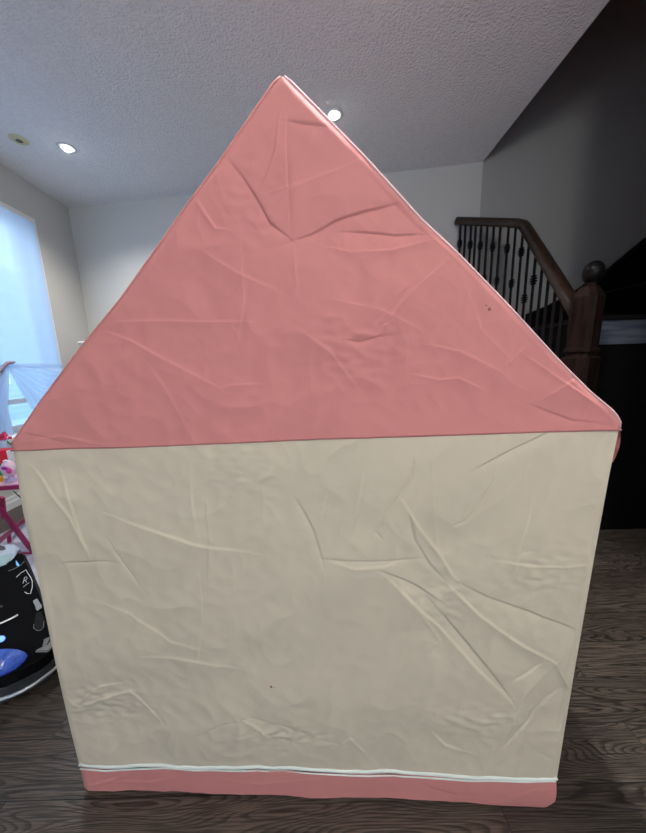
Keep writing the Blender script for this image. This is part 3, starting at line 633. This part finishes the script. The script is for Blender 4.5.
# blue lit clear hood (rounded shell)
hd = bmesh.new(); hc = mp_(2, 659, 0); up = Vector((0, 0, 1)); hr = Vector((.95, .30, 0)).normalized(); hf = Vector((.30, -.95, 0)).normalized()
for i in range(13):
    for j in range(25): 
        th = math.pi*i/12; ph = math.pi*j/24
        hd.verts.new(hc + hr*(.062*math.cos(th)) + hf*(.055*math.sin(th)*math.sin(ph)) + up*(.036*math.sin(th)*math.cos(ph)*1.0) + up*(-.010*math.cos(th)))
hd.verts.ensure_lookup_table()
for i in range(12):
    for j in range(24): hd.faces.new([hd.verts[a] for a in (i*25+j, i*25+j+1, (i+1)*25+j+1, (i+1)*25+j)])
bmesh.ops.remove_doubles(hd, verts=hd.verts, dist=1e-5)
obj('clear_hood', hd, m_blue, cc, True)
obj('indicator_lamp', ellipsoid(mp_(1, 639, .004), .011, .008, .009, 12, 8), mat('blue_led', (.1, .2, .9), .3, emit=(.12, .25, 1), estr=1.2), cc, True)
line_px([(-20, 672), (0, 668.5), (12, 664.5), (24, 658), (30, 655.5)], .003, .014, 'hood_rim', m_black, cc)
# base deck resting on the floor
def arcpts(z, grow=0): return [at_z(x, y+grow, z) for x, y in ((-60, 716), (-30, 708), (0, 699), (12, 695), (22, 690.5), (32, 685), (42, 678), (50, 672), (57, 666), (66, 656))]
lo = arcpts(.03); bkx = [Vector((-.62, .93, .03)), Vector((-.66, 1.02, .03)), Vector((-1.05, 1.05, .03))]
foot = [p for p in lo if p.x < -.60] 
deck = [Vector((p.x, p.y, .012)) for p in foot]+[Vector((-.62, .95, .012)), Vector((-.68, 1.03, .012)), Vector((-1.16, 1.03, .012))]
dk = bmesh.new(); add_prism(dk, deck, (0, 0, .045)); cen = sum(deck, Vector())/len(deck)
for v in dk.verts:
    if v.co.z > .03: v.co = Vector((cen.x+(v.co.x-cen.x)*.93, cen.y+(v.co.y-cen.y)*.93, v.co.z))
bmesh.ops.bevel(dk, geom=dk.edges[:], offset=.006, segments=2, affect='EDGES', clamp_overlap=True)
dko = obj('base_deck', dk, m_black2, cc)
obj('silver_bumper', tube([Vector((p.x, p.y, .028)) for p in foot], .0052, 8), m_silver, dko, True)
d2 = [Vector((cen.x+(p.x-cen.x)*.86, cen.y+(p.y-cen.y)*.86, .057)) for p in deck]
obj('deck_cover', prism(d2, (0, 0, .035), .006), m_black, dko)
gp = [at_z(x, y, .062) for x, y in ((30, 655), (40, 653), (52, 645), (54, 655), (50, 660), (36, 660))]
obj('grey_pedal', prism(gp, (0, 0, .035), .003), m_grey, dko)
for (wx, wy) in ((-.72, .97), (-1.12, .97)):
    wb = bmesh.new(); add_tube(wb, [(wx-.012, wy, .04), (wx+.012, wy, .04)], .04, 20); obj('wheel', wb, m_black, cc, True)
# handle
hb_ = bmesh.new(); hA = mp_(-45, 575, -.10); add_tube(hb_, [hA, hA+Vector((-.03, .14, .42)), hA+Vector((-.02, .12, .50)), hA+Vector((.10, .12, .52))], .013, 10)
hd_o = obj('push_handle', hb_, m_black, cc, True)
base(cc, (-.9, .95, 0))

rug = obj('area_rug', prism([(-2.02, 1.10, .0005), (-.70, 1.10, .0005), (-.70, 1.80, .0005), (-2.02, 1.86, .0005)], (0, 0, .006), .002), mat('pale_lavender_rug', (.42, .42, .52), .9, var=(28, .45), bump=(200, .6, .004)))
tag(rug, 'pale lavender grey rug on the floor under the magenta table', 'rug')
# ------------------------------------------------------------------ magenta folding table and the toys on it
TZ = .42
tbx = thing('folding_table', 'small magenta folding table with crossed legs beside the left wall', 'table')
f0 = at_z(-2, 488.8, TZ-.012); f1 = at_z(19.5, 487.2, TZ-.012); fd_ = (f1-f0).normalized(); e0 = f0-fd_*.45; e1 = f1+fd_*.03
inn = Vector((-fd_.y, fd_.x, 0)); inn = inn if inn.y > 0 else -inn
q = [Vector((p.x, p.y, TZ-.012)) for p in (e0, e1, e1+inn*.30, e0+inn*.30)]
obj('table_rim', prism([p+Vector((0, 0, -.012)) for p in q], (0, 0, .022), .004), m_mag, tbx)
ce = sum(q, Vector())/4
obj('tabletop', prism([ce+(p-ce)*.955+Vector((0, 0, .008)) for p in q], (0, 0, .008), .001), m_top, tbx)
def stick(a, b, w=.024, t=.014, name='leg', m=m_mag):
    d = (b-a).normalized(); s_ = d.cross(Vector((0, 1, 0)).lerp(F0, .5)).normalized()*w/2; n_ = d.cross(s_).normalized()*t/2
    return obj(name, prism([a-s_-n_, a+s_-n_, a+s_+n_, a-s_+n_], b-a, .002), m, tbx)
foot1 = at_z(33, 551.5, .022); head1 = at_z(-6, 501, TZ-.03); stick(head1, foot1)
foot2 = at_z(25.5, 518.5, .022); m2 = at_z(-2, 542, .12); d_ = (m2-foot2); stick(foot2, foot2+d_*1.5)
stick(at_z(1.8, 497, TZ-.03), at_z(4, 518, .26), .022, .014)
stick(at_z(8.5, 531, .08), at_z(9.5, 543, .024), .018, .012)
stick(at_z(21, 553, .018), at_z(33.5, 553, .018), .010, .01, 'stretcher')
obj('brace', tube([at_z(13.5, 491, TZ-.03), at_z(22, 499, TZ-.08), at_z(30, 506, TZ-.12)], .0022, 6), m_iron, tbx)
base(tbx, (ce.x, ce.y, 0))
ZZ = TZ+.005
def onT(px, py): return at_z(px, py, ZZ)
# vase of pink flowers
vp = onT(1.5, 472)+inn*.06; vs_ = thing('flower_vase', 'pale blue vase of pink artificial flowers at the left edge on the table', 'vase', loc=(0, 0, 0))
obj('vase', lathe((vp.x, vp.y, ZZ), [(.022, 0), (.03, .02), (.032, .10), (.022, .15), (.03, .175)], 20), mat('pale_blue_glass', (.45, .6, .8), .2), vs_, True)
fb = bmesh.new(); ft = at_plane(2.5, 438, vp, Vector((0, 1, 0)))
for k in range(46):
    a = random.random()*6.28; r = .032*random.random()**.5; c = ft+Vector((r*math.cos(a), random.uniform(-.02, .02), r*math.sin(a)*.8)); n_ = Vector((random.gauss(0, 1), random.gauss(0, 1), random.gauss(0, 1))).normalized(); u = n_.orthogonal().normalized()*.014; w = n_.cross(u)
    fb.faces.new([fb.verts.new(c+x) for x in (u, w*.8+n_*.004, -u, -w*.8+n_*.004)])
obj('petals', fb, mat('hot_pink_petal', (.75, .05, .16), .5, var=(30, .4)), vs_)
lf = bmesh.new()
for k in range(7):
    c = ft+Vector((.025+.008*k*.5, -.01, -.012-.004*k)); n_ = Vector((random.gauss(0, .4), -1, random.gauss(0, .4))).normalized(); u = Vector((.8, 0, -.5))*.02; w = n_.cross(u).normalized()*.006
    lf.faces.new([lf.verts.new(c+x) for x in (u, w, -u, -w)])
obj('leaves', lf, mat('artificial_leaf', (.12, .32, .06), .5), vs_)
obj('stems', tube([vp+Vector((0, 0, .10)), ft], .004, 6), mat('stem_green', (.08, .2, .05), .6), vs_); base(vs_, (vp.x, vp.y, ZZ))
# red box with white lid on a black tub
p = onT(3, 477)+inn*.065; hgt = at_plane(3, 462, p, Vector((0, 1, 0))).z-ZZ
def blk(p, w, d, z0, z1, name, m, parent=None, bev=.003): 
    return obj(name, prism([Vector((p.x, p.y, z0))+fd_*a+inn*b for a, b in ((-w/2, -d/2), (w/2, -d/2), (w/2, d/2), (-w/2, d/2))], (0, 0, z1-z0), bev), m, parent)
tub = blk(p-fd_*.02, .10, .07, ZZ, ZZ+hgt, 'toy_tub', mat('black_toy_plastic', (.012, .01, .016), .4)); tag(tub, 'black toy tub under the small red box on the table', 'tub')
rbx = thing('gift_box', 'small red box with a white corner on top of the black tub', 'box')
zt = at_plane(3, 449, p, Vector((0, 1, 0))).z
blk(p-fd_*.025, .085, .06, ZZ+hgt+.001, zt, 'box_body', mat('red_card', (.62, .01, .03), .4), rbx)
blk(p+fd_*.024-inn*.002, .016, .062, ZZ+hgt+.004, zt-.004, 'white_corner', mat('white_card', (.7, .7, .75), .5), rbx, .001); base(rbx, (p.x, p.y, ZZ+hgt+.001))
# round pink and white toy ball with a purple bow, standing at the front of the table
b0 = onT(9, 481); tc_ = at_plane(9.2, 468.5, b0, Vector((0, 1, 0))); rr_ = .034
b0 = Vector((tc_.x, tc_.y, 0)); tz2 = tc_.z
toy = thing('round_toy', 'round white and pink toy with a purple bow on the table', 'toy')
obj('body', ellipsoid((b0.x, b0.y, tz2), .036, .03, .043, 20, 14), mat('blush_white_plastic', (.72, .52, .64), .35), toy, True)
obj('bow', ellipsoid((b0.x+.006, b0.y-.028, tz2+.012), .016, .006, .010, 12, 8), mat('purple_plastic', (.35, .02, .35), .35), toy, True)
obj('pink_patch', ellipsoid((b0.x+.018, b0.y-.022, tz2-.004), .014, .008, .018, 12, 8), mat('hot_pink_plastic', (.7, .06, .35), .35), toy, True)
obj('cap', ellipsoid((b0.x-.004, b0.y-.006, tz2+.043), .012, .010, .007, 12, 8), mat('white_plastic', (.7, .72, .74), .35), toy, True)
obj('stand', lathe((b0.x, b0.y, ZZ), [(.026, 0), (.026, .006), (.012, .010), (.012, max(.012, tz2-.03-ZZ))], 16), mat('lilac_plastic', (.42, .35, .6), .4), toy, True); base(toy, (b0.x, b0.y, ZZ))
g1 = onT(-2, 479); g1 = blk(g1, .045, .018, ZZ, ZZ+.055, 'toy_block', mat('green_toy', (.02, .35, .12), .4)); tag(g1, 'green toy block behind the yellow one at the left edge', 'toy block', 'toy blocks on the table')
y1_ = onT(.5, 481)-inn*.012; y1_ = blk(y1_, .04, .022, ZZ, ZZ+.03, 'toy_block', mat('yellow_toy', (.75, .42, .02), .4)); tag(y1_, 'yellow toy block at the left edge of the table', 'toy block', 'toy blocks on the table')
sfp = onT(6.5, 479.5); sf = obj('toy_cloth', ellipsoid((sfp.x, sfp.y, ZZ+.012), .028, .02, .012, 16, 10), mat('lilac_white_cloth', (.6, .55, .75), .7, bump=(60, 1, .01)), None, True); tag(sf, 'crumpled pale lilac cloth in front of the round toy', 'cloth')

# ------------------------------------------------------------------ white scalloped planter on a stand in the far corner
pl = thing('plant_stand', 'slim white stand in the far left corner holding a scalloped pot', 'stand')
ct = at_plane(86, 350, on_back(0, 0, .22), bn); ct = Vector((ct.x+.022, ct.y, 0)); zr = at_plane(86, 341.5, Vector((ct.x, ct.y, 0)), bn).z
obj('tray', lathe((ct.x, ct.y, zr-.17), [(.10, 0), (.11, .004), (.11, .012), (.0001, .012)], 28), m_trim, pl)
for k in range(3):
    a = k*2.094; obj('leg', tube([(ct.x+.07*math.cos(a), ct.y+.07*math.sin(a), zr-.17), (ct.x+.12*math.cos(a), ct.y+.12*math.sin(a), 0.0)], .009, 8), m_trim, pl)
base(pl, (ct.x, ct.y, 0))
pot = thing('scalloped_pot', 'small pale blue pot with a white scalloped rim at the tent edge', 'pot')
obj('pot_body', lathe((ct.x, ct.y, zr-.157), [(.05, 0), (.062, .12), (.066, .14)], 28), mat('pale_blue_pot', (.55, .66, .75), .4), pot, True)
sc = bmesh.new(); n = 72; r1 = []; r2 = []; r3 = []
for k in range(n):
    a = k*2*math.pi/n; w_ = .012*abs(math.sin(a*7)); r1.append(sc.verts.new((ct.x+.066*math.cos(a), ct.y+.066*math.sin(a), zr-.012))); r2.append(sc.verts.new((ct.x+.070*math.cos(a), ct.y+.070*math.sin(a), zr))); r3.append(sc.verts.new((ct.x+.074*math.cos(a), ct.y+.074*math.sin(a), zr-.012-w_)))
for k in range(n):
    for A, B in ((r1, r2), (r2, r3)): sc.faces.new((A[k], A[(k+1) % n], B[(k+1) % n], B[k]))
so = obj('scalloped_rim', sc, mat('white_ceramic', (.8, .82, .8), .3), pot, True); md = so.modifiers.new('s', 'SOLIDIFY'); md.thickness = .003
base(pot, (ct.x, ct.y, zr-.157))
hb2 = at_plane(62.5, 377.5, on_left(0, 0, .03), ln)
hk = obj('curtain_hook', tube([hb2-ln*.03, hb2, hb2+Vector((0, 0, .014))], .008, 10), m_trim, None, True); tag(hk, 'tiny white curtain hook on the wall right of the window', 'hook')

# ------------------------------------------------------------------ daylight and world
w = bpy.data.worlds.new('sky'); S.world = w; w.use_nodes = True; nt = w.node_tree; bg = nt.nodes['Background']
tc = nt.nodes.new('ShaderNodeTexCoord'); sp = nt.nodes.new('ShaderNodeSeparateXYZ'); nt.links.new(tc.outputs['Generated'], sp.inputs[0])
rp = nt.nodes.new('ShaderNodeValToRGB'); nt.links.new(sp.outputs[2], rp.inputs[0])
rp.color_ramp.elements[0].position = 0; rp.color_ramp.elements[0].color = (.56, .78, 1, 1); rp.color_ramp.elements[1].position = .7; rp.color_ramp.elements[1].color = (.36, .62, 1, 1)
nt.links.new(rp.outputs[0], bg.inputs[0]); bg.inputs[1].default_value = 1.65
def portal(c, ax, n_, wx, wz):
    # daylight sampling aid that fills a window opening; it emits nothing
    l = bpy.data.lights.new('portal', 'AREA'); l.shape = 'RECTANGLE'; l.size = wx; l.size_y = wz; l.cycles.is_portal = True
    o = bpy.data.objects.new('window_portal', l); C.objects.link(o); Z = -n_; Y = Vector((0, 0, 1)); X = Y.cross(Z)
    o.matrix_world = Matrix(((X.x, Y.x, Z.x, c.x), (X.y, Y.y, Z.y, c.y), (X.z, Y.z, Z.z, c.z), (0, 0, 0, 1)))
portal(on_left((s_far+s_near)/2, (z_top+z_bot)/2, -.2), ld, ln, s_near-s_far, z_top-z_bot)
portal(Vector(((W2[0]+W2[1])/2, NEAR-.13, (W2[2]+W2[3])/2)), Vector((1, 0, 0)), Vector((0, 1, 0)), W2[1]-W2[0], W2[3]-W2[2])
vs = S.view_settings; vs.view_transform = 'Standard'; vs.look = 'None'; vs.gamma = 1; vs.use_curve_mapping = False; vs.exposure = 0.9
print('room', Ca, Cl, Cr, Co, 'tent w', TW, 'eave', sz(14, 450), sz(619, 429), 'peak', sz(283, 78), 'newel', NP, 'RA', RA, 'RK', RK, 'RF', RF, 'z6', z6, nt_)
